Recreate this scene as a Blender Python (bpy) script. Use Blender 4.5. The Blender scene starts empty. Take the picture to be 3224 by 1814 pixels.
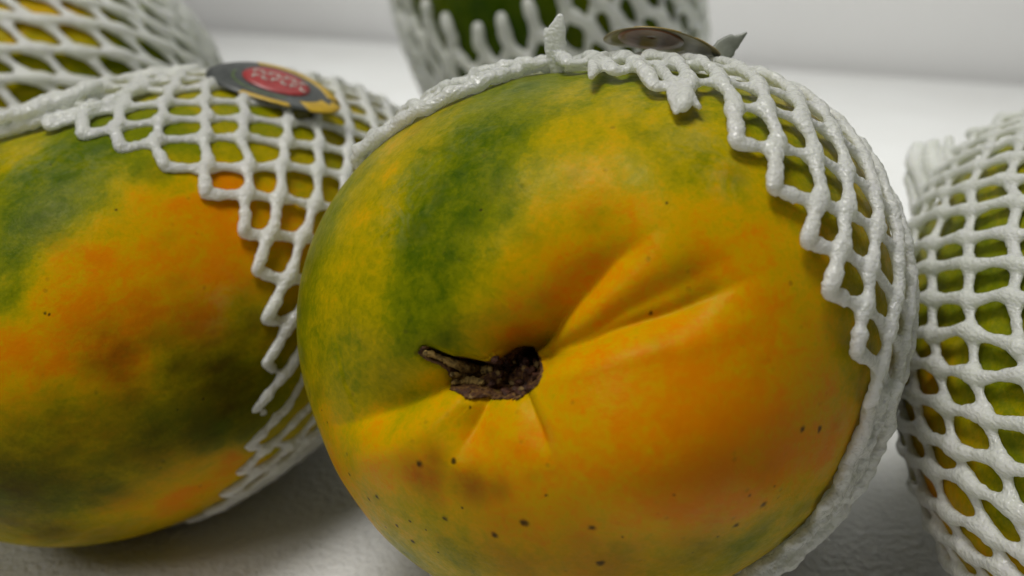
import bpy, bmesh, math, random
import numpy as np
from mathutils import Vector, noise as mnoise
from mathutils.bvhtree import BVHTree

random.seed(7)
rng = np.random.default_rng(7)
scene = bpy.context.scene
col = scene.collection

# ------------------------------------------------------------------ camera
PITCH = math.radians(22.0)
CAMH = 0.1525
F = 983.5
cam_d = bpy.data.cameras.new("camera")
cam_d.sensor_width = 36.0
cam_d.lens = 36.0 * F / 1024.0
cam_d.clip_start = 0.005
cam_d.clip_end = 50.0
cam_d.dof.use_dof = True
cam_d.dof.focus_distance = 0.176
cam_d.dof.aperture_fstop = 12.5
cam_d.dof.aperture_blades = 0
cam = bpy.data.objects.new("camera", cam_d)
cam.location = (0, 0, CAMH)
cam.rotation_euler = (math.radians(90) - PITCH, 0, 0)
col.objects.link(cam)
scene.camera = cam

# ------------------------------------------------------------------ world and lamps
w = bpy.data.worlds.new("World")
scene.world = w
w.use_nodes = True
bgn = w.node_tree.nodes["Background"]
bgn.inputs[0].default_value = (0.92, 0.97, 1.0, 1)
bgn.inputs[1].default_value = 0.04


def area(name, loc, target, sx, sy, power, color):
    d = bpy.data.lights.new(name, 'AREA')
    d.shape = 'RECTANGLE'
    d.size = sx
    d.size_y = sy
    d.energy = power
    d.color = color
    o = bpy.data.objects.new(name, d)
    o.location = loc
    o.rotation_euler = (Vector(target) - Vector(loc)).to_track_quat('-Z', 'Y').to_euler()
    col.objects.link(o)
    return o


area("ceiling_or_fill_lamp", (-0.24, 0.08, 1.18), (0.0, 0.20, 0.05), 0.36, 0.36, 8.6, (1.0, 0.975, 0.93))
area("ceiling_or_fill_lamp", (0.15, 0.60, 0.95), (0.16, 0.615, 0.0), 1.2, 0.16, 1.25, (0.98, 1.0, 0.98)).data.spread = math.radians(58)
area("ceiling_or_fill_lamp", (-0.55, -0.42, 0.80), (-0.02, 0.18, 0.05), 0.22, 0.22, 1.9, (1.0, 0.97, 0.92))  # added fill, no known source: lifts the shelf front and fruit faces
scene.view_settings.view_transform = 'Standard'
scene.view_settings.look = 'None'
scene.view_settings.exposure = 0.0
scene.view_settings.gamma = 1.0
scene.cycles.max_bounces = 8
scene.cycles.use_denoising = True


# ------------------------------------------------------------------ maths
def ray(x, y):
    vx, vy = (x * .31762 - 512) / F, -(y * .31762 - 288) / F
    v = np.array([vx, vy, 1.0])
    v /= np.linalg.norm(v)
    c, s = math.cos(PITCH), math.sin(PITCH)
    return np.array([v[0], v[2] * c + v[1] * s, -v[2] * s + v[1] * c])


CAM = np.array([0, 0, CAMH])


def at(x, y, d):
    return CAM + ray(x, y) * d


def w2px(p):
    p = np.asarray(p, float)
    d = p - CAM
    c, s = math.cos(PITCH), math.sin(PITCH)
    f = d[..., 1] * c - d[..., 2] * s
    u = d[..., 1] * s + d[..., 2] * c
    f = np.maximum(f, 1e-4)
    return np.stack([(512 + F * d[..., 0] / f) / .31762, (288 - F * u / f) / .31762], -1)


def seg_dist(q, poly, side=False):
    """distance of 2-D points q to a polyline, the 0..1 place along it (and which side)"""
    poly = np.asarray(poly, float)
    L = np.concatenate([[0], np.cumsum(np.linalg.norm(np.diff(poly, axis=0), axis=1))])
    best = np.full(q.shape[:-1], 1e9)
    par = np.zeros(q.shape[:-1])
    sg = np.zeros(q.shape[:-1])
    for i in range(len(poly) - 1):
        a, b = poly[i], poly[i + 1]
        ab = b - a
        t = np.clip(((q - a) @ ab) / (ab @ ab), 0, 1)
        d = np.linalg.norm(q - (a + t[..., None] * ab), axis=-1)
        m = d < best
        best = np.where(m, d, best)
        par = np.where(m, (L[i] + t * (L[i + 1] - L[i])) / L[-1], par)
        sg = np.where(m, (q[..., 0] - a[0]) * ab[1] - (q[..., 1] - a[1]) * ab[0], sg)
    return (best, par, sg) if side else (best, par)


def in_poly(q, poly):
    poly = np.asarray(poly, float)
    x, y = q[..., 0], q[..., 1]
    r = np.zeros(x.shape, bool)
    for i in range(len(poly)):
        x1, y1 = poly[i]
        x2, y2 = poly[i - 1]
        c = ((y1 > y) != (y2 > y)) & (x < (x2 - x1) * (y - y1) / (y2 - y1 + 1e-12) + x1)
        r ^= c
    return r


def sstep(x):
    x = np.clip(x, 0, 1)
    return x * x * (3 - 2 * x)


# ------------------------------------------------------------------ mesh helpers
def mesh_np(name, verts, quads=None, tris=None, smooth=True):
    me = bpy.data.meshes.new(name)
    verts = np.asarray(verts, np.float32).reshape(-1, 3)
    loops, starts, n = [], [], 0
    for f in (quads, tris):
        if f is not None and len(f):
            f = np.asarray(f, np.int32)
            loops.append(f.ravel())
            starts.append(n + np.arange(len(f), dtype=np.int32) * f.shape[1])
            n += f.size
    loops = np.concatenate(loops)
    starts = np.concatenate(starts)
    me.vertices.add(len(verts))
    me.vertices.foreach_set("co", verts.ravel())
    me.loops.add(len(loops))
    me.loops.foreach_set("vertex_index", loops)
    me.polygons.add(len(starts))
    me.polygons.foreach_set("loop_start", starts)
    me.update(calc_edges=True)
    me.validate()
    if smooth:
        me.polygons.foreach_set("use_smooth", np.ones(len(me.polygons), bool))
    return me


def obj(name, me, mat=None, parent=None):
    o = bpy.data.objects.new(name, me)
    if mat:
        me.materials.clear()
        me.materials.append(mat)
    if parent:
        o.parent = parent
    col.objects.link(o)
    return o


def tag(o, label=None, cat=None, group=None, kind=None):
    for k, v in (("label", label), ("category", cat), ("group", group), ("kind", kind)):
        if v:
            o[k] = v
    return o


# ------------------------------------------------------------------ materials
class NT:
    def __init__(self, name):
        self.m = bpy.data.materials.new(name)
        self.m.use_nodes = True
        self.t = self.m.node_tree
        self.p = self.t.nodes["Principled BSDF"]

    def n(self, typ, **kw):
        nd = self.t.nodes.new(typ)
        for k, v in kw.items():
            setattr(nd, k, v)
        return nd

    def l(self, a, b):
        self.t.links.new(a, b)

    def val(self, sock, v):
        if hasattr(v, "node"):
            self.l(v, sock)
        else:
            sock.default_value = v

    def math(self, op, a, b=0.0, c=None, clamp=False):
        nd = self.n("ShaderNodeMath", operation=op, use_clamp=clamp)
        self.val(nd.inputs[0], a)
        self.val(nd.inputs[1], b)
        if c is not None:
            self.val(nd.inputs[2], c)
        return nd.outputs[0]

    def noise(self, scale, detail=4, rough=.55, dist=0, vec=None):
        nd = self.n("ShaderNodeTexNoise")
        nd.inputs["Scale"].default_value = scale
        nd.inputs["Detail"].default_value = detail
        nd.inputs["Roughness"].default_value = rough
        nd.inputs["Distortion"].default_value = dist
        self.l(vec if vec else self.co(), nd.inputs["Vector"])
        return nd.outputs["Fac"]

    def co(self):
        if not hasattr(self, "_co"):
            self._co = self.n("ShaderNodeTexCoord").outputs["Object"]
        return self._co

    def ramp(self, fac, stops, interp='LINEAR'):
        nd = self.n("ShaderNodeValToRGB")
        cr = nd.color_ramp
        cr.interpolation = interp
        while len(cr.elements) < len(stops):
            cr.elements.new(0.5)
        for e, (p, c) in zip(cr.elements, stops):
            e.position = p
            e.color = (*c, 1) if len(c) == 3 else c
        self.l(fac, nd.inputs[0])
        return nd.outputs[0]

    def mix(self, fac, a, b, blend='MIX'):
        nd = self.n("ShaderNodeMix", data_type='RGBA', blend_type=blend)
        self.val(nd.inputs[0], fac)
        for s, v in ((nd.inputs[6], a), (nd.inputs[7], b)):
            if hasattr(v, "node"):
                self.l(v, s)
            else:
                s.default_value = (*v, 1)
        return nd.outputs[2]

    def maprange(self, v, a, b, c=0.0, d=1.0, smooth=True):
        nd = self.n("ShaderNodeMapRange")
        if smooth:
            nd.interpolation_type = 'SMOOTHSTEP'
        self.l(v, nd.inputs[0])
        for i, x in enumerate((a, b, c, d)):
            nd.inputs[i + 1].default_value = x
        return nd.outputs[0]

    def bump(self, h, dist, strength=1.0, prev=None):
        nd = self.n("ShaderNodeBump")
        nd.inputs["Strength"].default_value = strength
        nd.inputs["Distance"].default_value = dist
        self.l(h, nd.inputs["Height"])
        if prev:
            self.l(prev, nd.inputs["Normal"])
        return nd.outputs[0]


RAMP = [(0.0, (.022, .062, .001)), (.18, (.080, .122, .001)), (.36, (.195, .21, .001)), (.52, (.40, .31, .0005)),
        (.66, (.60, .335, .0002)), (.82, (.69, .215, .0001)), (1.0, (.64, .145, .0001))]


def skin_mat(name, axis, spots=(), speck=0.4, dark=(.20, .045, .005), big=.18):
    k = NT(name)
    dt_ = k.n("ShaderNodeVectorMath", operation='DOT_PRODUCT')
    k.l(k.co(), dt_.inputs[0])
    dt_.inputs[1].default_value = tuple(axis)
    sc0 = k.n("ShaderNodeVectorMath", operation='SCALE')
    sc0.inputs[0].default_value = tuple(axis)
    k.l(k.math('MULTIPLY', dt_.outputs["Value"], .62), sc0.inputs["Scale"])
    sb = k.n("ShaderNodeVectorMath", operation='SUBTRACT')
    k.l(k.co(), sb.inputs[0])
    k.l(sc0.outputs[0], sb.inputs[1])
    long_ = sb.outputs[0]
    at_ = k.n("ShaderNodeAttribute", attribute_name="tint")
    sep = k.n("ShaderNodeSeparateColor")
    k.l(at_.outputs["Color"], sep.inputs[0])
    ripe, brown, wax_sheen = sep.outputs[0], sep.outputs[1], sep.outputs[2]
    r = ripe
    for sc, am, dt in ((40, big, 3), (120, .22, 4), (380, .32, 5), (1100, .28, 4)):
        nz = k.noise(sc, dt, .6, .6, long_ if sc < 500 else None)
        r = k.math('ADD', r, k.math('MULTIPLY', k.math('SUBTRACT', nz, .5), am))
    r = k.math('ADD', k.math('MINIMUM', r, .80), k.math('MULTIPLY', k.math('MAXIMUM', k.math('SUBTRACT', r, .80), 0.0), .4))
    c = k.ramp(r, RAMP)
    # brown skin patches, some of them shade painted onto the undersides
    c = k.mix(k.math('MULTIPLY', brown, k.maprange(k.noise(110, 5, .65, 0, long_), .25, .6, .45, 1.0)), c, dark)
    # small dark lenticels, thinner where the skin is ripe
    vo = k.n("ShaderNodeTexVoronoi")
    vo.inputs["Scale"].default_value = 420
    k.l(k.co(), vo.inputs["Vector"])
    pres = k.maprange(k.noise(160, 2), .56, .72)
    lent = k.math('MULTIPLY', k.maprange(vo.outputs["Distance"], .10, .28, 1, 0), pres)
    c = k.mix(k.math('MULTIPLY', lent, speck), c, (.055, .06, .010))
    # soft darker mottles of leftover green
    v3 = k.n("ShaderNodeTexVoronoi", feature='SMOOTH_F1')
    v3.inputs["Scale"].default_value = 190
    k.l(long_, v3.inputs["Vector"])
    mot = k.math('MULTIPLY', k.maprange(v3.outputs["Distance"], .15, .5, 1, 0), k.maprange(k.noise(90, 3), .45, .68))
    mot = k.math('MULTIPLY', mot, k.maprange(ripe, .25, .9, .55, .12))
    c = k.mix(mot, c, (.07, .10, .004))
    # dull waxy scuffs, and pale sheen painted into the colour
    sc_ = k.math('MULTIPLY', wax_sheen, k.maprange(k.noise(230, 5, .7, 1.2), .40, .62))
    c = k.mix(k.math('MULTIPLY', sc_, .10), c, (.42, .47, .33))
    # single dark blemishes
    if len(spots):
        wob = k.n("ShaderNodeTexNoise")
        wob.inputs["Scale"].default_value = 900
        k.l(k.co(), wob.inputs["Vector"])
        vs = k.n("ShaderNodeVectorMath", operation='SUBTRACT')
        k.l(wob.outputs["Color"], vs.inputs[0])
        vs.inputs[1].default_value = (.5, .5, .5)
        v2 = k.n("ShaderNodeVectorMath", operation='MULTIPLY_ADD')
        k.l(vs.outputs[0], v2.inputs[0])
        v2.inputs[1].default_value = (.0009,) * 3
        k.l(k.co(), v2.inputs[2])
        tot = None
        for p, rad in spots:
            d = k.n("ShaderNodeVectorMath", operation='DISTANCE')
            k.l(v2.outputs[0], d.inputs[0])
            d.inputs[1].default_value = tuple(p)
            f = k.maprange(d.outputs["Value"], rad * .25, rad * 1.35, 1, 0)
            tot = f if tot is None else k.math('MAXIMUM', tot, f)
        c = k.mix(k.math('MULTIPLY', tot, .9), c, (.022, .016, .006))
    k.l(c, k.p.inputs["Base Color"])
    rg = k.maprange(k.noise(400, 3), .3, .7, .30, .44)
    k.l(k.math('ADD', rg, k.math('MULTIPLY', sc_, .1)), k.p.inputs["Roughness"])
    k.p.inputs["Specular IOR Level"].default_value = .085
    k.p.inputs["Specular Tint"].default_value = (1.0, .84, .36, 1)
    k.p.inputs["Subsurface Weight"].default_value = .12
    k.p.inputs["Subsurface Radius"].default_value = (1.0, .45, .1)
    k.p.inputs["Subsurface Scale"].default_value = .003
    b1 = k.bump(k.noise(120, 2, .5), .0006, .35)
    b2 = k.bump(k.noise(1300, 3, .6), .00012, .6, b1)
    b3 = k.bump(lent, -.0001, .5, b2)
    k.l(b3, k.p.inputs["Normal"])
    return k.m


def foam_mat():
    k = NT("foam")
    c = k.mix(k.maprange(k.noise(120, 4, .6), .35, .7), (.88, .90, .85), (.93, .945, .91))
    k.l(c, k.p.inputs["Base Color"])
    k.p.inputs["Subsurface Weight"].default_value = .7
    k.p.inputs["Subsurface Radius"].default_value = (1, 1, .85)
    k.p.inputs["Subsurface Scale"].default_value = .0022
    k.p.inputs["Roughness"].default_value = .24
    k.p.inputs["Specular IOR Level"].default_value = .7
    vo = k.n("ShaderNodeTexVoronoi", feature='SMOOTH_F1')
    vo.inputs["Scale"].default_value = 1350
    mp = k.n("ShaderNodeMapping")
    mp.inputs["Scale"].default_value = (1, .8, 1.35)
    k.l(k.co(), mp.inputs["Vector"])
    wv = k.n("ShaderNodeTexNoise")
    wv.inputs["Scale"].default_value = 500
    wv.inputs["Detail"].default_value = 3
    k.l(k.co(), wv.inputs["Vector"])
    add = k.n("ShaderNodeVectorMath", operation='MULTIPLY_ADD')
    k.l(wv.outputs["Color"], add.inputs[0])
    add.inputs[1].default_value = (.0012,) * 3
    k.l(mp.outputs[0], add.inputs[2])
    k.l(add.outputs[0], vo.inputs["Vector"])
    b1 = k.bump(k.noise(700, 3, .5, .8), .0005, .5)
    b2 = k.bump(vo.outputs["Distance"], .0005, .8, b1)
    k.l(b2, k.p.inputs["Normal"])
    tr = k.n("ShaderNodeBsdfTranslucent")
    tr.inputs["Color"].default_value = (.85, .88, .80, 1)
    mx = k.n("ShaderNodeMixShader")
    mx.inputs[0].default_value = .34
    k.l(k.p.outputs[0], mx.inputs[1])
    k.l(tr.outputs[0], mx.inputs[2])
    out = [n_ for n_ in k.t.nodes if n_.type == 'OUTPUT_MATERIAL'][0]
    k.l(mx.outputs[0], out.inputs[0])
    return k.m


def shelf_mat():
    k = NT("painted_shelf")
    c = k.mix(k.maprange(k.noise(9, 4), .3, .7), (.74, .74, .72), (.78, .785, .77))
    c = k.mix(k.maprange(k.noise(420, 3, .6), .56, .75, 0, .25), c, (.55, .55, .52))
    k.l(c, k.p.inputs["Base Color"])
    k.p.inputs["Roughness"].default_value = .42
    b1 = k.bump(k.noise(480, 3, .55, .3), .0016, .75)
    b2 = k.bump(k.noise(1700, 2, .5), .0002, .4, b1)
    k.l(b2, k.p.inputs["Normal"])
    return k.m


def wall_mat():
    k = NT("painted_wall")
    c = k.mix(k.maprange(k.noise(6, 4), .3, .7), (.84, .84, .83), (.87, .87, .86))
    k.l(c, k.p.inputs["Base Color"])
    k.p.inputs["Roughness"].default_value = .55
    k.l(k.bump(k.noise(400, 3), .0006, .4), k.p.inputs["Normal"])
    return k.m


def plain(name, c, rough=.5, nscale=300, var=.25, spec=.5, bump=.0):
    k = NT(name)
    cc = k.mix(k.maprange(k.noise(nscale, 4, .6), .3, .7), tuple(x * (1 - var) for x in c), tuple(min(1, x * (1 + var)) for x in c))
    k.l(cc, k.p.inputs["Base Color"])
    k.p.inputs["Roughness"].default_value = rough
    k.p.inputs["Specular IOR Level"].default_value = spec
    if bump:
        k.l(k.bump(k.noise(nscale * 2, 4, .65), bump, .8), k.p.inputs["Normal"])
    return k.m


FOAM = foam_mat()

# ------------------------------------------------------------------ shelf and wall
def hit_floor(x, y):
    r = ray(x, y)
    return CAM + r * (-CAM[2] / r[2])


a_ = hit_floor(676, 100)
b_ = hit_floor(3224, 270)
wd = (b_ - a_) / np.linalg.norm(b_ - a_)
wn = np.array([-wd[1], wd[0], 0.0])
if wn[1] < 0:
    wn = -wn
pA, pB = a_ - wd * 1.2, a_ + wd * 2.2


def prism(name, base, z0, z1, mat, bevel=0.0):
    bm = bmesh.new()
    lo = [bm.verts.new((p[0], p[1], z0)) for p in base]
    hi = [bm.verts.new((p[0], p[1], z1)) for p in base]
    n = len(base)
    bm.faces.new(lo[::-1])
    bm.faces.new(hi)
    for i in range(n):
        bm.faces.new((lo[i], lo[(i + 1) % n], hi[(i + 1) % n], hi[i]))
    bmesh.ops.recalc_face_normals(bm, faces=bm.faces)
    if bevel:
        bmesh.ops.bevel(bm, geom=[e for e in bm.edges], offset=bevel, segments=3, affect='EDGES')
    me = bpy.data.meshes.new(name)
    bm.to_mesh(me)
    bm.free()
    return obj(name, me, mat)


sh = prism("shelf", [pA, pB, pB - wn * 1.6, pA - wn * 1.6], -.03, 0.0, shelf_mat(), .002)
tag(sh, "white painted shelf with a fine orange-peel texture under the papayas", kind="structure")
g = wn * .022
wl = prism("wall", [pA + g, pB + g, pB + g + wn * .05, pA + g + wn * .05], -.4, 1.0, wall_mat())
tag(wl, "plain pale grey wall behind the shelf", kind="structure")


# ------------------------------------------------------------------ fruit
def frame(a):
    a = np.asarray(a, float)
    a = a / np.linalg.norm(a)
    r = np.cross((0, 0, 1), a)
    r /= np.linalg.norm(r)
    return r, np.cross(a, r), a


class Fruit:
    def __init__(s, C, ax, R, Lf, Lt, pf=.85, pt=.95, m=None):
        s.C = np.array(C, float)
        s.r, s.u, s.a = frame(ax)
        s.R, s.Lf, s.Lt, s.pf, s.pt = R, Lf, Lt, pf, pt
        s.m = np.ones(36) if m is None else np.array(m)
        s.PH = np.linspace(0, 2 * np.pi, 36, endpoint=False)
        # smooth periodic table from low harmonics (keeps corners out)
        f = np.fft.rfft(s.m)
        f[9:] = 0
        s.f = f / 36
        uu = np.linspace(0, np.pi, 2000)
        rho, z = s.prof(uu)
        s.uu = uu
        s.ss = np.concatenate([[0], np.cumsum(np.hypot(np.diff(rho), np.diff(z)))])
        s.smax = s.ss[-1]

    def mult(s, phi):
        v = np.full(np.shape(phi), s.f[0].real)
        for n in range(1, 9):
            v = v + 2 * (s.f[n].real * np.cos(n * phi) - s.f[n].imag * np.sin(n * phi))
        return v

    def prof(s, u):
        su, cu = np.abs(np.sin(u)), np.cos(u)
        rho = s.R * np.where(cu > 0, su ** s.pf, su ** s.pt)
        return rho, np.where(cu > 0, s.Lf * cu, s.Lt * cu)

    def pos(s, u, phi):
        rho, z = s.prof(u)
        rho = rho * s.mult(phi)
        return s.C + (rho * np.cos(phi))[..., None] * s.r + (rho * np.sin(phi))[..., None] * s.u + z[..., None] * s.a

    def nrm(s, u, phi):
        e = 2e-3
        du = s.pos(np.minimum(u + e, np.pi - 1e-3), phi) - s.pos(np.maximum(u - e, 1e-3), phi)
        dp = s.pos(u, phi + e) - s.pos(u, phi - e)
        n = np.cross(du, dp)
        return n / np.maximum(np.linalg.norm(n, axis=-1, keepdims=True), 1e-12)

    def spos(s, arc, phi):
        return s.pos(np.interp(arc, s.ss, s.uu), phi)

    def snrm(s, arc, phi):
        return s.nrm(np.clip(np.interp(arc, s.ss, s.uu), .02, np.pi - .02), phi)

    def inv(s, p):
        """world point -> (arc, phi)"""
        q = np.asarray(p) - s.C
        x, y, z = q @ s.r, q @ s.u, q @ s.a
        phi = np.arctan2(y, x) % (2 * np.pi)
        L = np.where(z > 0, s.Lf, s.Lt)
        u = np.arccos(np.clip(z / L, -1, 1))
        return np.interp(u, s.uu, s.ss), phi

    def build(s, nu, nv, disp=None, dens=1.0):
        k = np.linspace(0, 1, nu + 2)[1:-1]
        u = np.pi * (k ** dens)
        phi = np.linspace(0, 2 * np.pi, nv, endpoint=False)
        U, P = np.meshgrid(u, phi, indexing='ij')
        W = s.pos(U, P)
        N = s.nrm(U, P)
        if disp:
            W = disp(s, W, N, U, P)
        V = np.concatenate([W.reshape(-1, 3), [W[0].mean(0)], [W[-1].mean(0)]])
        i, j = np.meshgrid(np.arange(nu - 1), np.arange(nv), indexing='ij')
        j2 = (j + 1) % nv
        Q = np.stack([i * nv + j, (i + 1) * nv + j, (i + 1) * nv + j2, i * nv + j2], -1).reshape(-1, 4)
        jj = np.arange(nv)
        top, bot = nu * nv, nu * nv + 1
        T = np.concatenate([np.stack([np.full(nv, top), jj, (jj + 1) % nv], -1),
                            np.stack([np.full(nv, bot), (nu - 1) * nv + (jj + 1) % nv, (nu - 1) * nv + jj], -1)])
        s.V, s.Q, s.T = V, Q, T
        s.bvh = BVHTree.FromPolygons([tuple(v) for v in V[:]], [tuple(q) for q in Q.tolist()] + [tuple(t) for t in T.tolist()])
        return V, Q, T

    def hit(s, x, y):
        r = ray(x, y)
        h = s.bvh.ray_cast(Vector(CAM), Vector(r))
        if h[0] is None:
            # nearest point of the outline
            q = w2px(s.V)
            i = np.argmin(np.hypot(q[:, 0] - x, q[:, 1] - y))
            return s.V[i]
        return np.array(h[0])


def shepard(V, pts, vals, power=3.2, soft=.0025):
    pts = np.asarray(pts)
    out = np.zeros(len(V))
    for a in range(0, len(V), 40000):
        d = np.linalg.norm(V[a:a + 40000, None, :] - pts[None], axis=2)
        wt = 1.0 / (d + soft) ** power
        out[a:a + 40000] = (wt * vals).sum(1) / wt.sum(1)
    return out


def set_tint(me, R, G, B):
    at_ = me.attributes.new("tint", 'FLOAT_COLOR', 'POINT')
    c = np.stack([R, G, B, np.ones_like(R)], -1).astype(np.float32)
    at_.data.foreach_set("color", c.ravel())


K = 3224 / 2575.0   # display -> photograph px


def blotch(fr, V, lst):
    g_ = np.zeros(len(V))
    for x, y, rad, st in lst:
        p = fr.hit(x, y)
        g_ = np.maximum(g_, st * np.exp(-(np.linalg.norm(V - p, axis=1) / rad) ** 2))
    return g_


# ---- front papaya
MF = [0.944, 0.976, 0.999, 1.001, 1.025, 1.022, 1.002, 0.966, 0.93, 0.911, 0.917, 0.912, 0.946, 0.955, 0.972, 0.994, 1.004, 1.015, 1.008, 0.995, 0.969, 0.956, 0.957, 0.947, 0.938, 0.946, 0.928, 0.921, 0.945, 0.899, 0.915, 0.892, 0.864, 0.905, 0.918, 0.907]
Cf = at(1510 * K, 845 * K, .213)
front = Fruit(Cf, at(1230 * K, 935 * K, .152) - Cf, .062, .064, .10, .80, .95, MF)

RECESS = [(1318, 1116), (1328, 1094), (1345, 1087), (1385, 1105), (1419, 1118), (1467, 1123), (1516, 1134), (1540, 1137), (1576, 1124), (1612, 1097),
          (1641, 1088), (1673, 1092), (1699, 1130), (1706, 1169), (1688, 1212), (1660, 1236), (1624, 1260), (1588, 1256), (1552, 1258), (1516, 1254),
          (1467, 1257), (1450, 1241), (1415, 1226), (1421, 1195), (1405, 1169), (1385, 1152), (1346, 1139)]
# polyline, depth (m), half width px near the stem / far end, fade power
CREASE = [   # depth, width on the left-hand side of the line (start, end), on the right-hand side
    ([(1640, 1115), (1700, 1055), (1741, 1002), (1801, 935), (1865, 866), (1935, 800), (2040, 725), (2150, 670)], .0052, (70, 220), (30, 110)),
    ([(1700, 1125), (1760, 1090), (1873, 1030), (1984, 968), (2112, 905), (2250, 845), (2400, 780)], .0018, (70, 110), (40, 90)),
    ([(1700, 1138), (1792, 1102), (1899, 1060), (2070, 1005), (2198, 960), (2326, 898), (2450, 830)], .0036, (60, 110), (24, 60)),
    ([(1530, 1240), (1510, 1300), (1480, 1365), (1430, 1460)], .0024, (44, 100), (26, 70)),
    ([(1660, 1240), (1690, 1305), (1722, 1375), (1760, 1450)], .0012, (14, 26), (22, 60)),
    ([(1440, 1186), (1400, 1212), (1310, 1258), (1203, 1304), (1089, 1336), (970, 1346)], .0042, (30, 70), (80, 190)),
]


def front_disp(s, W, N, U, P):
    q = w2px(W)
    facing = ((CAM - W) * N).sum(-1) > 0
    d = np.zeros(W.shape[:2])
    # broad funnel towards the stem and soft shoulders between the folds
    rs = np.hypot(q[..., 0] - 1545, q[..., 1] - 1165)
    d -= .0045 * np.exp(-(rs / 150) ** 2) + .003 * np.exp(-(rs / 330) ** 2)
    q = w2px(W + N * (np.where(facing & (U < 1.9), d, 0))[..., None])
    rs = np.hypot(q[..., 0] - 1545, q[..., 1] - 1165)
    q0 = q
    q = q + 3 * np.stack([np.sin(q[..., 1] / 47 + 1) + .6 * np.sin(q[..., 0] / 23), np.sin(q[..., 0] / 53 + 2) + .6 * np.sin(q[..., 1] / 21 + q[..., 0] / 60)], -1) * sstep((rs - 120) / 250)[..., None]
    for poly, dep, wl_, wr_ in CREASE:
        ds, t, sg = seg_dist(q, poly, True)
        wd_ = np.where(sg > 0, wl_[0] + (wl_[1] - wl_[0]) * t, wr_[0] + (wr_[1] - wr_[0]) * t)
        fade = (1 - sstep((t - .45) / .55))
        x_ = ds / wd_
        d -= 1.35 * dep * fade * np.exp(-(np.sqrt(x_ * x_ + .04) - .2) * 1.25)
        d += dep * .08 * fade * np.exp(-((x_ - 2.2) / .9) ** 2)
    # the scar recess
    q = w2px(W + N * (np.where(facing & (U < 1.9), d, 0))[..., None])
    ins = in_poly(q, RECESS)
    ds, t = seg_dist(q, RECESS + RECESS[:1])
    d -= np.where(ins, .0058 * sstep(ds / 32) + .0007 + .004 * np.exp(-(np.hypot(q[..., 0] - 1640, q[..., 1] - 1128) / 34) ** 2), .0007 * np.exp(-(ds / 9) ** 2))
    # the big lobe to the lower right and the one above the stem swell between the folds
    d += .0060 * np.exp(-((q[..., 0] - 2080) / 400) ** 2 - ((q[..., 1] - 1420) / 270) ** 2)
    d += .0016 * np.exp(-((q[..., 0] - 1330) / 260) ** 2 - ((q[..., 1] - 1420) / 130) ** 2)
    # slow unevenness
    a = W * 22
    d2 = .0012 * (np.sin(a[..., 0] * 1.3 + 1.1) * np.sin(a[..., 1] * 1.1 + .3) + np.sin(a[..., 2] * 1.7 + 2) * .7)
    return W + N * (np.where(facing & (U < 1.9), d, 0) + d2 * np.sin(U))[..., None]


RIPE_F = [(1150,260,0.45),(1250,230,0.25),(1350,215,0.25),(1450,240,0.45),(1550,200,0.30),(1650,230,0.42),
 (1000,360,0.60),(1080,340,0.42),(1200,340,0.17),(1300,330,0.20),(1400,340,0.55),(1500,340,0.52),(1650,340,0.42),(1750,380,0.42),
 (900,450,0.38),(980,440,0.60),(1060,430,0.30),(1150,440,0.13),(1250,430,0.20),(1350,430,0.50),(1480,430,0.62),(1600,430,0.50),(1720,430,0.45),(1850,470,0.55),
 (830,550,0.28),(900,550,0.55),(980,540,0.50),(1070,540,0.12),(1170,540,0.10),(1260,540,0.35),(1360,540,0.62),(1480,540,0.72),(1600,540,0.75),(1750,550,0.68),(1900,600,0.70),
 (790,660,0.25),(870,650,0.55),(960,650,0.50),(1050,650,0.16),(1130,640,0.12),(1220,650,0.40),(1300,660,0.65),(1420,650,0.76),(1600,650,0.75),(1800,650,0.75),
 (760,780,0.30),(840,770,0.50),(930,770,0.50),(1030,760,0.22),(1110,740,0.14),(1200,760,0.50),(1290,760,0.75),(1400,740,0.80),(1550,740,0.78),
 (760,880,0.35),(850,870,0.40),(950,880,0.50),(1020,880,0.30),(1120,850,0.28),(1040,820,0.25),(1200,860,0.58),(1290,840,0.84),
 (780,970,0.50),(880,950,0.38),(980,950,0.42),(1080,950,0.62),(830,1060,0.68),(950,1060,0.72),(1100,1040,0.72),
 (850,1180,0.70),(950,1180,0.73),(1050,1180,0.78),(1200,1100,0.75),(1350,1100,0.76),
 (1500,900,0.79),(1700,900,0.80),(1900,850,0.76),(2050,900,0.68),(2130,900,0.50),(1700,1050,0.84),(1900,1050,0.82),(2080,1000,0.70),
 (1600,1150,0.80),(1800,1150,0.85),(1950,1150,0.85),(2080,1130,0.85),(900,1290,0.70),(1000,1310,0.55),(1100,1310,0.55),(1250,1290,0.72),(1400,1310,0.72),
 (1550,1310,0.70),(1700,1280,0.85),(1850,1260,0.80),(2000,1290,0.50),(2040,1230,0.62),(1020,1390,0.38),(1150,1390,0.42),(1300,1400,0.62),(1450,1400,0.60),
 (1600,1390,0.55),(1750,1390,0.45),(1880,1370,0.36),(1900,300,0.36),(2100,500,0.46),(2000,400,0.42),(2150,700,0.48),(2200,850,0.50),(1700,160,0.33),(1500,160,0.30),(1800,230,0.36)]
V, Q, T = front.build(430, 520, front_disp, 1.25)
me = mesh_np("papaya", V, Q, T)
cp = np.array([front.hit(x * K, y * K) for x, y, v in RIPE_F])
cv = np.array([v for x, y, v in RIPE_F])
ripe = shepard(V, cp, cv)
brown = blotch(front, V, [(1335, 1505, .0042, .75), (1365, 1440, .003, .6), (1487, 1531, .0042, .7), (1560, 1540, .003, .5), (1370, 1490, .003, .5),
                          (1640, 1060, .006, .55), (2200, 1520, .012, .25), (1885, 1775, .011, .55), (1650, 1770, .011, .5), (2150, 1740, .010, .4)])  # lowest patches paint the underside's shade into the skin
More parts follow.
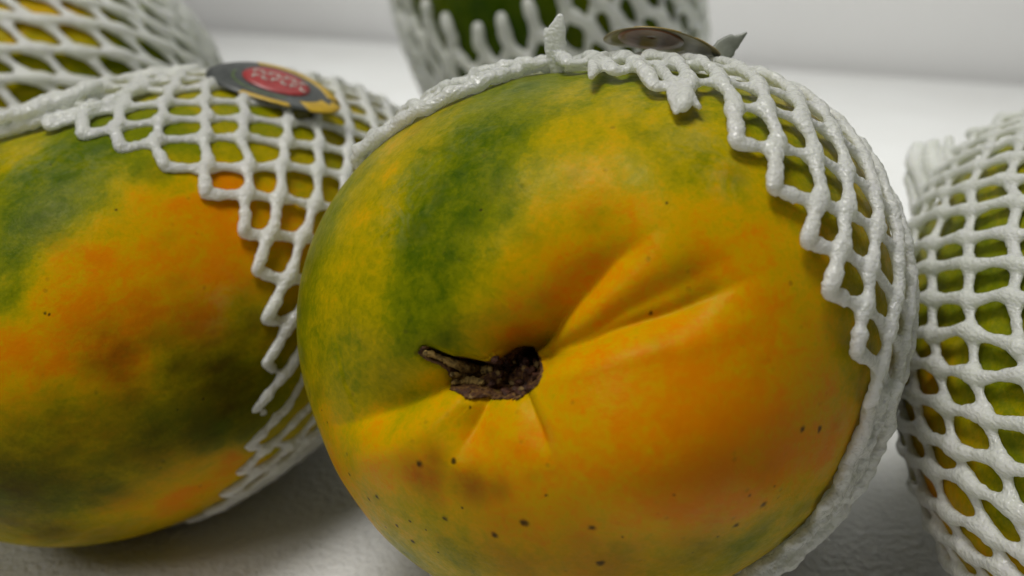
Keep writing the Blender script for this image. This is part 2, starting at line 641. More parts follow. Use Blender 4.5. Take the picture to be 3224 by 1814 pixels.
wax_sheen = blotch(front, V, [(1290, 590, .006, .9), (1270, 680, .005, .8), (1500, 330, .010, .6), (1480, 420, .008, .6), (2020, 300, .006, .9),
                        (1680, 285, .008, .7), (1100, 560, .008, .5), (2180, 430, .005, .9), (2260, 540, .004, .9), (1600, 250, .01, .7)])  # waxy streaks, plus the pale highlights of the top painted in
set_tint(me, ripe, brown, wax_sheen)
SPF = [(1557,1685,11),(1650,1647,12),(1864,1662,11),(1890,1773,12),(1400,1632,8),(1162,1572,8),(1187,1565,9),(1100,1493,7),(1188,1674,6),
       (2528,1350,10),(2580,1352,10),(2403,1590,12),(2318,1654,10),(2048,988,6),(1320,1462,11),(1428,1453,7),(976,1243,8),(1480,1280,4),(2100,640,5),(1300,1705,9),(1515,660,5),(1250,1655,7),
       (1215,1660,4),(1290,1640,5),(1340,1668,4),(1275,1740,5),(1380,1740,5),(1455,1600,4),(1720,1560,4),(2360,1560,5),(2440,1530,4),(2260,1690,5),(2180,1740,4),(1030,1330,4),(1012,1290,4),(1960,1690,4),(2120,1560,4)]
spots = [(front.hit(x, y), r / 14500.0) for x, y, r in SPF]
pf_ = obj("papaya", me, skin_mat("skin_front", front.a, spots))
tag(pf_, "big yellow-orange papaya in the middle with its puckered stem end facing the viewer", "papaya", "papayas on the shelf")

# stem scar: woody remains lying in the recess
q = w2px(V)
RC2 = np.mean(RECESS, 0) + 1.05 * (np.array(RECESS, float) - np.mean(RECESS, 0))
near = in_poly(q, RC2) & (((CAM - V) @ front.a) > 0) & (np.linalg.norm(V - front.hit(1545, 1170), axis=1) < .03)
fq = near[Q].all(1)
idx = np.unique(Q[fq])
remap = -np.ones(len(V), int)
remap[idx] = np.arange(len(idx))
SV = V[idx].copy()
dirv = (CAM - SV) / np.linalg.norm(CAM - SV, axis=1, keepdims=True)
ds, t = seg_dist(w2px(SV), RC2.tolist() + RC2[:1].tolist())
bumpv = np.array([.0009 * abs(mnoise.noise(Vector(p) * 700)) + .0013 * abs(mnoise.noise(Vector(p) * 330 + Vector((3, 1, 7)))) for p in SV])
SV = SV + dirv * (np.where(ds < 4, -.0005, .0003) + bumpv * sstep(ds / 14))[:, None]
sm = mesh_np("stem_scar", SV, remap[Q[fq]])
k = NT("scar_wood")
nz = k.noise(650, 5, .7, .8)
c = k.ramp(nz, [(.34, (.012, .004, .001)), (.47, (.075, .024, .005)), (.57, (.17, .08, .014)), (.67, (.30, .19, .045)), (.78, (.42, .30, .10))])
k.l(c, k.p.inputs["Base Color"])
k.p.inputs["Roughness"].default_value = .6
k.l(k.bump(k.noise(900, 5, .7), .0008, .9), k.p.inputs["Normal"])
obj("stem_scar", sm, k.m, pf_)
SCAR_BVH = BVHTree.FromPolygons([tuple(v) for v in SV], [tuple(f) for f in remap[Q[fq]].tolist()])


def scar_at(x, y, h):
    r = ray(x, y)
    hh = SCAR_BVH.ray_cast(Vector(CAM), Vector(r))[0]
    p = np.array(hh) if hh is not None else front.hit(x, y)
    return p - r * h




# ------------------------------------------------------------------ tubes and nets
def tube(P, N, rs, rn, sides=9, taper=(1, 1)):
    """closed tube round the polyline P; N surface normals, rs/rn radii along side and normal"""
    P = np.asarray(P, float)
    n = len(P)
    T_ = np.gradient(P, axis=0)
    T_ /= np.linalg.norm(T_, axis=1, keepdims=True) + 1e-12
    S = np.cross(T_, N)
    S /= np.linalg.norm(S, axis=1, keepdims=True) + 1e-12
    Nn = np.cross(S, T_)
    a = np.linspace(0, 2 * np.pi, sides, endpoint=False)
    rs = np.broadcast_to(np.asarray(rs, float).reshape(-1, 1) if np.ndim(rs) <= 1 else rs, (n, sides))
    rn = np.broadcast_to(np.asarray(rn, float).reshape(-1, 1) if np.ndim(rn) <= 1 else rn, (n, sides))
    V_ = P[:, None, :] + (np.cos(a) * rs)[..., None] * S[:, None, :] + (np.sin(a) * rn)[..., None] * Nn[:, None, :]
    V_ = np.concatenate([V_.reshape(-1, 3), [P[0] - T_[0] * rs[0].mean() * .5], [P[-1] + T_[-1] * rs[-1].mean() * .5]])
    i, j = np.meshgrid(np.arange(n - 1), np.arange(sides), indexing='ij')
    j2 = (j + 1) % sides
    Q_ = np.stack([i * sides + j, i * sides + j2, (i + 1) * sides + j2, (i + 1) * sides + j], -1).reshape(-1, 4)
    jj = np.arange(sides)
    T3 = np.concatenate([np.stack([np.full(sides, n * sides), (jj + 1) % sides, jj], -1),
                         np.stack([np.full(sides, n * sides + 1), (n - 1) * sides + jj, (n - 1) * sides + (jj + 1) % sides], -1)])
    return V_, Q_, T3


class Soup:
    def __init__(s):
        s.V, s.Q, s.T, s.n = [], [], [], 0

    def add(s, v, q, t):
        s.V.append(v)
        s.Q.append(q + s.n)
        s.T.append(t + s.n)
        s.n += len(v)

    def arrays(s):
        return np.concatenate(s.V), np.concatenate(s.Q), np.concatenate(s.T)


def fuse(name, soup, voxel, smooth=2):
    """melt overlapping strands into one skin"""
    me0 = mesh_np(name, *soup.arrays())
    o = bpy.data.objects.new(name, me0)
    col.objects.link(o)
    m = o.modifiers.new("fuse", 'REMESH')
    m.mode = 'VOXEL'
    m.voxel_size = voxel
    m.use_smooth_shade = True
    if smooth:
        s_ = o.modifiers.new("soften", 'SMOOTH')
        s_.iterations = smooth
        s_.factor = .5
    dg = bpy.context.evaluated_depsgraph_get()
    me1 = bpy.data.meshes.new_from_object(o.evaluated_get(dg))
    me1.name = name
    bpy.data.objects.remove(o)
    bpy.data.meshes.remove(me0)
    return me1


def wob(t, seed):
    return .5 * np.sin(t * 1.0 + seed) + .3 * np.sin(t * 2.3 + seed * 1.7) + .2 * np.sin(t * 4.1 + seed * 2.9)


def net_strands(fr, N, ds, edge, rows, ra, rb, tw=0.0, per=12, ripple=.0, jit=.12, phase=0.0, flare=0.0, prong=0.0, lift=0.0,
                first=0, seed=1, skip=lambda fam, i, k: False, smin=.004, sides=9, thickn=1.0):
    """edge(phi) gives the arc length from the stem pole at which the sleeve begins"""
    rg = np.random.default_rng(seed)
    J = rg.normal(size=(rows + 2, N, 3)) * jit
    dphi = 2 * np.pi / N
    soup = Soup()

    def place(kk, phi, h):
        e = edge(phi % (2 * np.pi))
        arc = e + kk * ds
        if flare:
            lim = e + flare
            a2 = np.maximum(arc, lim)
            p = fr.spos(a2, phi)
            tn = fr.spos(lim + 1e-4, phi) - fr.spos(lim - 1e-4, phi)
            tn /= np.linalg.norm(tn, axis=-1, keepdims=True)
            p = p + tn * np.minimum(arc - lim, 0)[..., None]
            n = fr.snrm(a2, phi)
        else:
            arc = np.clip(arc, smin, fr.smax - .003)
            p = fr.spos(arc, phi)
            n = fr.snrm(arc, phi)
        return p + n * h[..., None], n

    for fam in (0, 1):
        slope = (.5 + tw) if fam == 0 else (-.5 + tw)
        r0 = ra if fam == 0 else rb
        for i in range(N):
            run = []
            for k in range(first, rows + 1):
                if k == rows or skip(fam, i, k):
                    if len(run) > 0:
                        emit(soup, run, place, fam, i, slope, dphi, phase, J, N, r0, ra, per, ripple, rg, prong if run[0] == 0 else 0, lift, tw, sides, thickn)
                    run = []
                    continue
                run.append(k)
    return soup


def emit(soup, run, place, fam, i, slope, dphi, phase, J, N, r0, ra, per, ripple, rg, prong, lift, tw, sides, thickn):
    k0, k1 = run[0], run[-1] + 1
    kk = np.linspace(k0, k1, (k1 - k0) * per + 1)
    if prong:
        kk = np.concatenate([np.linspace(-prong, 0, max(3, int(per * prong)), endpoint=False), kk])
    kf = np.floor(np.minimum(kk, k1 - 1e-6)).astype(int)
    f = kk - kf
    fe = np.where(kk < 0, f, .62 * sstep(f) + .38 * f)
    kc = np.clip(kf, 0, None)
    ia = (i if fam == 0 else i - kc) % N
    ib = (i if fam == 0 else i - kc - 1) % N
    ja, jb = J[kc, ia], J[np.minimum(kc + 1, len(J) - 1), ib]
    jj = ja + (jb - ja) * sstep(f)[:, None]
    phi = phase + (i + np.where(kk < 0, 0, slope * (kf + fe)) + jj[:, 0] * .55) * dphi
    kpos = kk + jj[:, 1] * .55
    sd = rg.uniform(0, 20)
    mid = np.sin(np.pi * f)
    h = (ra * 1.08 + ra * .22 * mid) if fam == 0 else (ra * .82 + ra * .05 * mid)
    h = h * thickn + lift * np.exp(-np.maximum(kk, 0) / 1.5) + ra * .35 * (jj[:, 2] + .3 * wob(kk * 4, sd))
    P, Nn = place(kpos, phi, h)
    t = kk * 7
    rad = r0 * (1 + .22 * np.cos(2 * np.pi * f) * (kk > .5) + .13 * wob(t, sd) + rg.normal(size=len(t)) * .03)
    rad = rad * (1 - .45 * np.exp(-np.maximum(kk - kk[0], 0) / .10) * (kk[0] <= 0))
    a = np.linspace(0, 2 * np.pi, sides, endpoint=False)
    rs, rn = rad[:, None] * 1.05, rad[:, None] * (.84 if fam == 0 else .64)
    if ripple:
        tws = 1 + ripple * np.sin(kk[:, None] * 26 + 2 * np.sin(a[None] + sd) + a[None] + 1.5 * wob(t, sd)[:, None]) \
            + ripple * .6 * rg.normal(size=(len(kk), sides))
        rs, rn = rs * tws, rn * tws
    soup.add(*tube(P, Nn, rs, rn, sides))


def edge_fn(fr, pts, extra=()):
    """sleeve rim from photograph points on the fruit plus (phi, arc) for the hidden side"""
    e = [fr.inv(fr.hit(x, y)) for x, y in pts]
    l = sorted([(float(p), float(s)) for s, p in e] + list(extra))
    ph = np.array([p for p, s in l])
    ar = np.array([s for p, s in l])
    g_ = np.linspace(0, 2 * np.pi, 180, endpoint=False)
    v = np.interp(g_, ph, ar, period=2 * np.pi)
    for _ in range(2):
        v = (np.roll(v, 1) + v + np.roll(v, -1)) / 3
    return lambda phi: np.interp(phi, g_, v, period=2 * np.pi)


def flake(soup, pts, wid, thk, twist=0.0):
    """a torn flat end of foam through world points"""
    P = np.asarray(pts, float)
    t = np.linspace(0, len(P) - 1, 14)
    pp = np.stack([np.interp(t, np.arange(len(P)), P[:, c]) for c in range(3)], -1)
    for _ in range(2):
        pp[1:-1] = (pp[:-2] + pp[1:-1] * 2 + pp[2:]) / 4
    view = (CAM - pp)
    view /= np.linalg.norm(view, axis=1, keepdims=True)
    wv = np.interp(t, np.arange(len(wid)), wid)
    wv = wv * (1 + .12 * wob(t * 5, pp[0, 0] * 900))
    soup.add(*tube(pp, view, wv, np.minimum(wv, thk), 10))


def add_far(me, soup):
    """join plain far strands to a fused mesh (hidden side of a sleeve)"""
    v, q_, t_ = soup.arrays()
    bm = bmesh.new()
    bm.from_mesh(me)
    m2 = mesh_np("tmp", v, q_, t_)
    bm.from_mesh(m2)
    bm.to_mesh(me)
    bm.free()
    bpy.data.meshes.remove(m2)
    me.polygons.foreach_set("use_smooth", np.ones(len(me.polygons), bool))


# ---- woody stalk stub and chips left in the scar
def lump(name, lines, mat, parent, rough=.35):
    sp_ = Soup()
    for ln, rad in lines:
        P_ = np.array([scar_at(x, y, h) for x, y, h in ln])
        t_ = np.linspace(0, len(P_) - 1, 6 * len(P_))
        pp = np.stack([np.interp(t_, np.arange(len(P_)), P_[:, c]) for c in range(3)], -1)
        for _ in range(3):
            pp[1:-1] = (pp[:-2] + pp[1:-1] * 2 + pp[2:]) / 4
        vw = (CAM - pp) / np.linalg.norm(CAM - pp, axis=1, keepdims=True)
        rr = np.interp(t_, np.arange(len(rad)), rad)[:, None] * (1 + rough * rng.normal(size=(len(t_), 9)) * .5)
        sp_.add(*tube(pp, vw, rr, rr * .7, 9))
    return obj(name, mesh_np(name, *sp_.arrays()), mat, parent)


M_STALK = plain("dry_stalk", (.30, .20, .06), .75, 800, .75, .25, .0012)
M_CHIP = plain("pale_chip", (.20, .13, .045), .65, 900, .4, .3, .0005)
M_DARKCHIP = plain("dark_chip", (.060, .020, .008), .6, 900, .5, .4, .0006)
lump("stem_stub", [([(1336, 1112, .0008), (1362, 1116, .0010), (1395, 1130, .0012), (1430, 1146, .0016), (1470, 1160, .0018), (1510, 1168, .0014), (1548, 1160, .0004)], [.0006, .0005, .0005, .0007, .0010, .0009, .0005]),
                   ([(1424, 1206, .0008), (1455, 1200, .0013), (1490, 1198, .0016), (1522, 1206, .0010)], [.0003, .0007, .0008, .0005]),
                   ([(1420, 1178, .0008), (1470, 1186, .0014), (1512, 1178, .0012)], [.0004, .0006, .0004])], M_STALK, pf_)
ch = []
rc = np.random.default_rng(3)
for x, y in [(1570, 1174), (1618, 1140), (1650, 1160), (1612, 1206), (1690, 1146), (1640, 1226)]:
    a_ = rc.uniform(0, 3.1)
    l_ = rc.uniform(7, 15)
    ch.append(([(x - l_ * math.cos(a_), y - l_ * math.sin(a_), .0006), (x, y, .0012), (x + l_ * math.cos(a_), y + l_ * math.sin(a_), .0006)], [.00012, rc.uniform(.0003, .00055), .00012]))
lump("pale_flecks", ch, M_CHIP, pf_, .6)
ch = []
for i_ in range(26):
    x, y = rc.uniform(1545, 1700), rc.uniform(1110, 1250)
    a_ = rc.uniform(0, 3.1)
    l_ = rc.uniform(6, 16)
    if in_poly(np.array([[x, y]]), RECESS)[0]:
        ch.append(([(x - l_ * math.cos(a_), y - l_ * math.sin(a_), .0002), (x, y, .0010), (x + l_ * math.cos(a_), y + l_ * math.sin(a_), .0002)], [.0002, rc.uniform(.0004, .0009), .0002]))
lump("dark_flecks", ch, M_DARKCHIP, pf_, .6)

def bunch(fr, soup, lines, r=.00158):
    """gathered strands lying side by side along photograph lines on the fruit"""
    for q_, (ln, hh) in enumerate(lines):
        hh_ = np.array([on(fr, x, y, hh) for x, y in ln])
        tt = np.linspace(0, len(ln) - 1, 30 * len(ln))
        pp = np.stack([np.interp(tt, np.arange(len(ln)), hh_[:, c]) for c in range(3)], -1)
        for _ in range(60):
            pp[1:-1] = (pp[:-2] + pp[1:-1] * 2 + pp[2:]) / 4
        ar_, ph_ = fr.inv(pp)
        nn = fr.snrm(ar_, ph_)
        pp = pp + nn * (.0004 * wob(tt * 5, q_ * 3.0))[:, None]
        soup.add(*tube(pp, nn, r * (1 + .22 * wob(tt * 9, q_ + 1.0)), r * .9 * (1 + .22 * wob(tt * 8, q_ + 4.0)), 10))


# ---- sleeve of the front papaya
TIPS = [(2400, 1770), (2480, 1685), (2580, 1545), (2680, 1385), (2690, 1240), (2619, 1070), (2556, 910), (2485, 772), (2383, 615), (2285, 490),
        (2140, 385), (2000, 290), (1860, 256), (1743, 234), (1600, 255), (1440, 320), (1260, 410), (1125, 485)]
smid = front.ss[1000]
extra = []
for a_deg in range(160, 300, 12):
    extra.append((math.radians(a_deg), smid + .004))
edgeF = edge_fn(front, TIPS, extra)
NF = 34
tipphi = front.inv(front.hit(2485, 772))[1]
phF = float(tipphi) % (2 * np.pi / NF)
itorn = int(round((front.inv(front.hit(2128, 382))[1] - phF) / (2 * np.pi / NF))) % NF
s1 = net_strands(front, NF, .0071, edgeF, 12, .00146, .00132, tw=.08, per=16, ripple=.07, jit=.13, phase=phF, seed=4, sides=11,
                 skip=lambda fam, i, k: (fam == 1 and i == itorn and k == 0))


def on(fr, x, y, h):
    p = fr.hit(x, y)
    arc, phi = fr.inv(p)
    return p + fr.snrm(np.array([arc]), np.array([phi]))[0] * h


# torn ends: an upright flag, two hanging ends, a forked end
b0 = on(front, 1752, 230, .002)
dd = np.linalg.norm(b0 - CAM)
flake(s1, [at(1756, 232, dd), at(1748, 165, dd - .0005), at(1752, 105, dd - .001), at(1765, 44, dd - .001)], [.0014, .0022, .0021, .0006], .0007)
flake(s1, [at(1738, 150, dd - .0005), at(1722, 112, dd - .0006), at(1719, 86, dd)], [.0016, .0009, .0004], .0006)
flake(s1, [on(front, 1930, 205, .002), on(front, 1895, 235, .0028), on(front, 1875, 262, .0030), on(front, 1864, 296, .003)], [.0014, .0017, .0016, .0005], .0009)
flake(s1, [on(front, 2062, 235, .002), on(front, 2110, 300, .0024), on(front, 2118, 345, .0022), on(front, 2122, 388, .0020)], [.0011, .0011, .0013, .0005], .0007)
flake(s1, [on(front, 2090, 270, .002), on(front, 2150, 320, .0024), on(front, 2172, 352, .0022), on(front, 2196, 374, .0020)], [.0008, .0010, .0009, .0004], .0006)
flake(s1, [on(front, 1520, 250, .002), on(front, 1510, 275, .003), on(front, 1504, 292, .0028)], [.0016, .0014, .0007], .0010)
flake(s1, [on(front, 1180, 440, .0015), on(front, 1140, 465, .0018), on(front, 1118, 482, .0018)], [.0012, .0017, .0020], .0010)
bunch(front, s1, [([(1125, 480), (1260, 412), (1350, 362), (1450, 316), (1545, 278), (1640, 244), (1740, 222)], .0016),
                  ([(2735, 1215), (2690, 1350), (2625, 1500), (2585, 1575), (2495, 1695), (2395, 1785), (2300, 1850)], .0015),
                  ([(2745, 1200), (2712, 1340), (2660, 1470), (2600, 1580), (2520, 1690), (2420, 1790), (2330, 1850)], .0020),
                  ([(2755, 1190), (2735, 1320), (2690, 1430), (2630, 1560), (2555, 1670), (2460, 1770), (2370, 1850)], .0034)], .00150)
meN = fuse("foam_net", s1, .00034, 2)
s2 = net_strands(front, NF, .0071, edgeF, 21, .00146, .00132, tw=.08, per=5, jit=.13, phase=phF, seed=4, sides=6, first=12)
add_far(meN, s2)
nf = obj("foam_net", meN, FOAM)
tag(nf, "white foam net sleeve with torn tufts, pulled back over the big middle papaya", "foam net", "foam net sleeves on the papayas")

# ---- left papaya
left = Fruit(at(416.86 * K, 743.77 * K, .27479), (math.cos(-2.0845) * math.cos(-.04577), math.sin(-2.0845) * math.cos(-.04577), math.sin(-.04577)),
             .0534, .0752, .110)


def lobed(amp, n=5, ph=0.0, sc=20):
    def f(s, W, N, U, P):
        d = amp * np.cos(n * P + ph) * np.sin(U) ** 1.5
        a = W * sc
        d = d + .0010 * (np.sin(a[..., 0] * 1.3) * np.sin(a[..., 1] + .4) + .7 * np.sin(a[..., 2] * 1.6 + 1))
        return W + N * d[..., None]
    return f


V, Q, T = left.build(260, 320, lobed(.0009, 5, .6))
RIPE_L = [(60,380,0.55),(150,370,0.20),(250,375,0.15),(350,430,0.33),(420,460,0.50),(20,420,0.45),(60,450,0.18),(150,450,0.12),(80,560,0.10),(150,520,0.10),(30,640,0.15),
 (200,500,0.30),(260,560,0.60),(350,500,0.74),(450,520,0.84),(550,560,0.84),(150,650,0.74),(250,650,0.84),(400,650,0.84),(550,680,0.84),(30,740,0.30),(100,760,0.74),
 (200,780,0.84),(350,780,0.84),(500,800,0.84),(620,800,0.50),(50,880,0.84),(150,900,0.84),(300,900,0.84),(450,930,0.42),(570,950,0.34),(30,1000,0.68),(150,1030,0.50),
 (250,1050,0.55),(400,1080,0.34),(550,1080,0.20),(650,1000,0.30),(620,1090,0.30),(50,1130,0.50),(200,1110,0.55),(350,1150,0.50),(480,1180,0.62),(580,1150,0.85),(30,1230,0.25),(150,1250,0.28),(60,1180,0.35),(240,1220,0.40),
 (300,1270,0.66),(450,1250,0.85),(100,1340,0.50),(250,1345,0.55),(480,370,0.30),(600,380,0.45),(700,380,0.50),(750,440,0.55),(560,450,0.85),(700,560,0.72),(830,400,0.45),(640,310,0.33),(400,330,0.25)]
me = mesh_np("papaya", V, Q, T)
cp = np.array([left.hit(x * K, y * K) for x, y, v in RIPE_L])
ripe = shepard(V, cp, np.array([v for x, y, v in RIPE_L]))
set_tint(me, ripe, blotch(left, V, [(150, 1670, .010, .75), (20, 1650, .010, .7), (330, 1680, .009, .5), (370, 1130, .010, .75), (480, 1080, .010, .6), (600, 1050, .010, .6), (690, 1150, .014, 0.88), (560, 1150, .013, 0.77), (760, 1240, .014, 0.88), (430, 1230, .012, 0.68), (260, 1310, .010, 0.53), (150, 1500, .014, 0.72), (30, 1540, .015, 0.82), (330, 1540, .010, 0.68), (640, 1330, .012, 0.77), (480, 1400, .012, 0.68), (820, 1050, .012, 0.68), (90, 1380, .012, 0.58), (230, 1370, .014, 0.63), (350, 1410, .013, 0.63)]),  # partly brown pigment, partly the underside's shade painted in
         blotch(left, V, [(110, 500, .010, 1.0), (240, 510, .008, .9), (60, 530, .008, .8), (700, 960, .006, .5)]))  # pale gloss of the upper skin painted in with the waxy marks
spots = [(left.hit(x, y), r / 15000.0) for x, y, r in [(140, 985, 5), (155, 990, 5), (640, 1255, 6), (365, 660, 5), (160, 518, 5), (560, 1290, 4)]]
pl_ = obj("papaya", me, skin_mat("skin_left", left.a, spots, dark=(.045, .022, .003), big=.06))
tag(pl_, "large orange and green papaya at the left edge with its bare end towards the viewer", "papaya", "papayas on the shelf")
TIPS = [(0, 430), (90, 425), (180, 425), (270, 450), (400, 490), (503, 534), (618, 608), (733, 735), (811, 925), (833, 1101), (805, 1227), (794, 1346), (756, 1451), (721, 1524), (602, 1650)]
pe = [left.inv(left.hit(x, y)) for x, y in TIPS]
ex = []
for k_ in range(1, 14):
    p0, p1 = pe[-1][1], pe[0][1]
    f_ = k_ / 14
    span = (p0 - p1) % (2 * np.pi) if False else None
edgeL = edge_fn(left, TIPS)
NL = 34
phL = float(left.inv(left.hit(733, 735))[1]) % (2 * np.pi / NL)
s1 = net_strands(left, NL, .0080, edgeL, 11, .00145, .00145, per=16, ripple=.06, jit=.10, phase=phL, seed=11, sides=10, tw=.12)
bunch(left, s1, [([(-60, 470), (60, 428), (190, 398), (300, 370), (420, 318), (520, 275)], .0022),
                               ([(-60, 440), (60, 410), (160, 370), (280, 330), (400, 280), (500, 240)], .0036),
                               ([(-60, 400), (80, 372), (200, 330), (330, 290), (470, 240), (600, 215)], .0036),
                               ([(-60, 365), (90, 335), (220, 300), (360, 262), (500, 230), (620, 212)], .0030),
                               ([(-60, 330), (100, 300), (250, 270), (400, 240), (560, 218)], .0026),
                               ([(-60, 455), (50, 432), (150, 404), (230, 376), (330, 330)], .0050)])
meN = fuse("foam_net", s1, .00038, 2)
s2 = net_strands(left, NL, .0080, edgeL, 15, .00145, .00145, per=5, jit=.12, phase=phL, seed=11, sides=6, first=11, tw=.12)
add_far(meN, s2)
nl = obj("foam_net", meN, FOAM)
tag(nl, "white foam net sleeve with an open zigzag rim round the left orange papaya", "foam net", "foam net sleeves on the papayas")


# ---- the three papayas at the sides and behind
def simple(p, nu, nv, ripe_fn, name, label, amp=.0008):
    X, Y, d, R, Lf, Lt, az, el = p
    fr = Fruit(at(X * K, Y * K, d), (math.cos(az) * math.cos(el), math.sin(az) * math.cos(el), math.sin(el)), R, Lf, Lt)
    V, Q, T = fr.build(nu, nv, lobed(amp, 5, 1.0))
    me = mesh_np("papaya", V, Q, T)
    set_tint(me, ripe_fn(V, fr), np.zeros(len(V)), np.full(len(V), .25))
    o = obj("papaya", me, skin_mat(name, fr.a))
    tag(o, label, "papaya", "papayas on the shelf")
    return fr, o


def by_points(lst):
    def f(V, fr):
        cp = np.array([fr.hit(x * K, y * K) for x, y, v in lst])
        return shepard(V, cp, np.array([v for x, y, v in lst]), 3.0, .004)
    return f


right, pr_ = simple([2833.19, 946.34, .25992, .04768, .07919, .09404, 1.37751, .24952], 150, 200,
                    by_points([(2330,600,0.38),(2450,600,0.32),(2570,500,0.32),(2450,750,0.30),(2570,750,0.28),(2340,800,0.38),(2340,950,0.70),(2450,950,0.28),(2560,950,0.30),
                               (2330,1080,0.70),(2400,1100,.60),(2450,1120,.60),(2540,1120,0.32),(2350,1250,0.74),(2450,1270,.60),(2540,1270,0.30),(2440,1400,.60),(2560,1400,0.68)]),
                    "skin_right", "green papaya turning yellow below, cut off by the right edge of the picture")
edgeR = lambda phi: np.full(np.shape(phi), .030) + .004 * np.sin(3 * phi)
s1 = net_strands(right, 29, .0090, edgeR, 17, .00158, .00150, tw=.30, per=10, ripple=.04, jit=.12, phase=.1, seed=21, sides=9, flare=.016, lift=.003, prong=.5)
dR = np.linalg.norm(right.hit(2960, 520) - CAM)
for ln, wv_ in [([(2925, 640), (2905, 560), (2880, 500), (2895, 455)], [.002, .0025, .003, .0018]),
                ([(2960, 600), (2935, 520), (2930, 470), (2945, 448)], [.002, .0024, .0022, .0014]),
                ([(3010, 560), (2995, 510), (2985, 470), (2990, 435)], [.002, .0022, .0018, .0012]),
                ([(3060, 540), (3050, 500), (3040, 470)], [.002, .0020, .0014]),
                ([(2900, 720), (2888, 640), (2870, 560), (2872, 520)], [.0018, .0022, .0022, .0012])]:
    flake(s1, [at(x, y, dR + .004 * i_) for i_, (x, y) in enumerate(ln)], wv_, .0014)
meN = fuse("foam_net", s1, .00048, 1)
nr_ = obj("foam_net", meN, FOAM)
tag(nr_, "white foam net sleeve with a frayed top on the green papaya at the right edge", "foam net", "foam net sleeves on the papayas")

back, pb_ = simple([1388.93, 42.6, .47075, .06456, .10359, .10596, -2.2039, 1.06737], 90, 120,
                   by_points([(1200,20,.05),(1300,60,.06),(1400,60,.16),(1480,30,.22),(1100,60,.2),(1100,150,.15),(1250,150,.08),(1600,60,.12),(1700,100,.2),(1400,5,.12),(1060,10,.3)]),
                   "skin_back", "dark green papaya standing at the back behind the middle one")
edgeB = edge_fn(back, [(x * K, y * K) for x, y in ((1080, 20), (1130, 95), (1190, 122), (1240, 116), (1310, 90), (1400, 14))],
                [(float((back.inv(back.hit(1240 * K, 60 * K))[1] + a_) % (2 * np.pi)), .10) for a_ in (-2.6, -2.0, -1.5, 1.5, 2.0, 2.6)])
s1 = net_strands(back, 32, .0120, edgeB, 13, .0027, .0022, per=8, jit=.12, seed=31, sides=8, prong=1.0)
meN = fuse("foam_net", s1, .0007, 1)
nb_ = obj("foam_net", meN, FOAM)
tag(nb_, "white foam net sleeve with open prongs on the dark green papaya at the back", "foam net", "foam net sleeves on the papayas")

ul, pu_ = simple([96.65, 341.02, .40838, .0672, .0672, .0672, .30, -.10], 90, 120,
                 by_points([(20,20,.58),(100,30,.64),(180,40,.62),(240,20,.48),(320,30,.28),(420,60,.2),(480,120,.18),(30,100,.6),(120,110,.55),(200,100,.56),(280,110,.42),(350,110,.28),
                            (420,130,.18),(30,160,.42),(130,150,.36),(220,150,.38),(330,150,.2)]),
                 "skin_upper", "yellow and green papaya at the upper left, behind the left one")
s1 = net_strands(ul, 42, .0125, lambda phi: np.full(np.shape(phi), .012), 15, .0019, .0018, per=10, jit=.1, tw=-.38, seed=41, sides=8)
meN = fuse("foam_net", s1, .0007, 1)
nu_ = obj("foam_net", meN, FOAM)
tag(nu_, "white foam net sleeve fully covering the yellow and green papaya at the upper left", "foam net", "foam net sleeves on the papayas")

# ------------------------------------------------------------------ stickers
M_FIELD = plain("sticker_dark", (.075, .082, .078), .32, 500, .15, .6)
M_RED = plain("sticker_red", (.36, .045, .045), .34, 500, .12, .6)
M_YEL = plain("sticker_yellow", (.54, .35, .02), .34, 500, .12, .6)
M_WHITE = plain("sticker_white", (.46, .43, .38), .36, 500, .12, .6)
M_UNDER = plain("sticker_underside", (.26, .21, .09), .28, 260, .35, .6)
M_SHOW = plain("sticker_show_through", (.30, .12, .06), .30, 300, .3, .6)
M_CORNER = plain("sticker_corner", (.22, .24, .20), .35, 300, .2, .6)
M_BACK = plain("sticker_green", (.10, .15, .05), .34, 500, .15, .6)


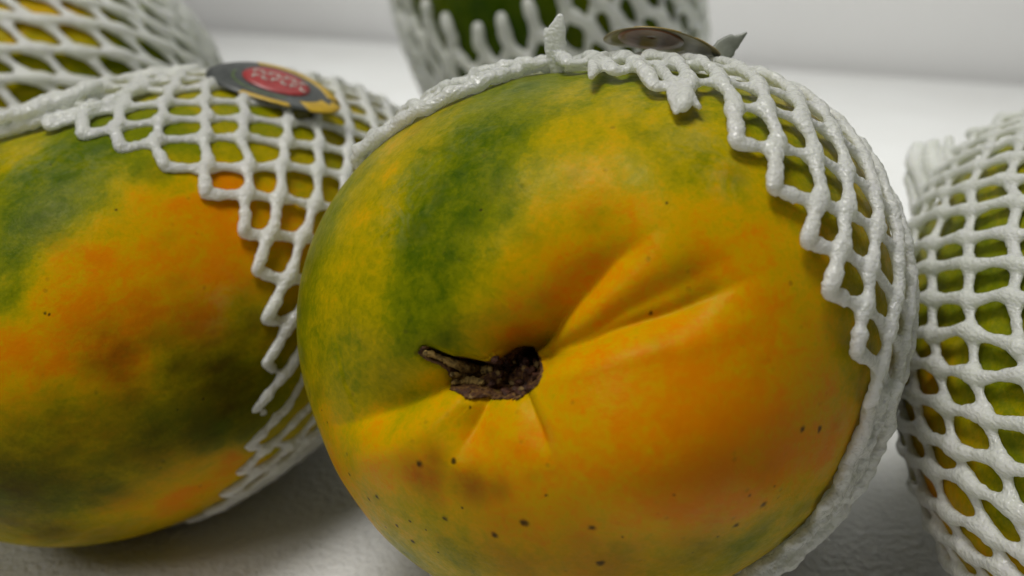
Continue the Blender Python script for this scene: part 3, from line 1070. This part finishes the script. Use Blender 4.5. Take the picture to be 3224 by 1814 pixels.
def sticker(parent, Qc, L, Wv, bend, bend2, glyphs, under=False):
    L, Wv, Qc = np.array(L), np.array(Wv), np.array(Qc)
    n = np.cross(L, Wv)
    n /= np.linalg.norm(n)
    if n @ np.array([0, 0, 1]) < 0:
        n = -n

    def sp(a, b, h):
        a, b = np.asarray(a, float), np.asarray(b, float)
        return Qc + a[..., None] * L + b[..., None] * Wv + (h - bend * a ** 2 - bend2 * b ** 2)[..., None] * n

    def disc(a0, b0, ra, rb, h, rings=8, seg=48, lo=None, hi=None, r0=0.0):
        full = lo is None
        th = np.linspace(0 if full else lo, 2 * np.pi if full else hi, seg, endpoint=not full)
        rr = np.linspace(max(r0, 1e-3), 1, rings)
        Rr, Th = np.meshgrid(rr, th, indexing='ij')
        v = sp(a0 + ra * Rr * np.cos(Th), b0 + rb * Rr * np.sin(Th), h)
        i, j = np.meshgrid(np.arange(rings - 1), np.arange(seg if full else seg - 1), indexing='ij')
        j2 = (j + 1) % seg
        return v.reshape(-1, 3), np.stack([i * seg + j, (i + 1) * seg + j, (i + 1) * seg + j2, i * seg + j2], -1).reshape(-1, 4)

    def solid(parts, name, mat, par, th):
        vs, qs, n0 = [], [], 0
        for v, q_ in parts:
            vs.append(v)
            qs.append(q_ + n0)
            n0 += len(v)
        o = obj(name, mesh_np(name, np.concatenate(vs), np.concatenate(qs)), mat, par)
        m = o.modifiers.new("thick", 'SOLIDIFY')
        m.thickness = th
        m.offset = -1
        return o
    st = solid([disc(0, 0, 1, 1, 0)], "sticker", M_UNDER if under else M_FIELD, parent, .00018)
    if under:
        solid([disc(-.2, .0, .55, .9, -.00026, 6, 40)], "show_through", M_SHOW, st, .00006)
        cs = Soup()
        d9 = np.linalg.norm(Qc + L - CAM)
        flake(cs, [at(2262, 178, d9), at(2296, 138, d9 + .001), at(2318, 128, d9 + .001), at(2352, 102, d9 + .001)], [.0022, .0020, .0012, .0001], .0003)
        obj("corner", mesh_np("corner", *cs.arrays()), M_CORNER, st)
    solid([disc(0, 0, 1.0, 1.0, .00012, 4, 16, .25, 1.95, .80), disc(0, 0, 1.0, 1.0, .00012, 4, 18, -.9, -.12, .72), disc(0, 0, 1, 1, .00012, 4, 14, -2.0, -1.2, .86),
           disc(0, 0, 1, 1, .00012, 4, 10, -.12, .12, .86)], "yellow_band", M_YEL, st, .0001)
    solid([disc(-.02, .0, .60, .74, .0001, 5, 28, 2.9, 5.2, .94)], "green_ring", M_BACK, st, .00008)
    em = solid([disc(.03, .04, .50, .62, .00022, 6, 40)], "emblem", M_RED, st, .0001)
    bl = []
    for a0, b0, ra, rb in glyphs:
        bl.append(disc(a0, b0, ra, rb, .00034, 3, 10))
    solid(bl, "lettering", M_WHITE, st, .00008)
    return st


GL = []
rgl = np.random.default_rng(5)
for row, (b0, n_) in enumerate(((.22, 7), (-.08, 6))):
    for i in range(n_):
        a0 = -.32 + .70 * i / (n_ - 1) + (.02 if row else 0)
        GL += [(a0, b0 + .04, .022, .10), (a0 + .05, b0 + .10 - .12 * (i % 2), .034, .035)]
pL = left.hit(870, 285)
arc, phi = left.inv(pL)
nL = left.snrm(np.array([arc]), np.array([phi]))[0]
# long axis runs to the right and towards the viewer, short axis away and up
d0 = np.linalg.norm(pL - CAM) - .0055
e1 = at(1075, 312, d0 - .006)
e0 = at(650, 192, d0 + .002)
Qc = (e0 + e1) / 2
Lh = (e1 - e0) / 2
up = at(895, 205, d0 + .012) - at(845, 308, d0 - .003)
sticker(nl, Qc, Lh, up / 2, .003, .001, GL)

pF = front.hit(2040, 190)
d1 = np.linalg.norm(pF - CAM)
e0 = at(1905, 92, d1 + .006)
e1 = at(2275, 140, d1 + .006)
Lh = (e1 - e0) / 2
cm = (e0 + e1) / 2
nv_ = np.cross(Lh, np.array([0, 1, 0.0]))
Wv = np.array([.002, .0076, -.0033])
sticker(nf, cm, Lh, Wv, .0022, .0006, GL, True)
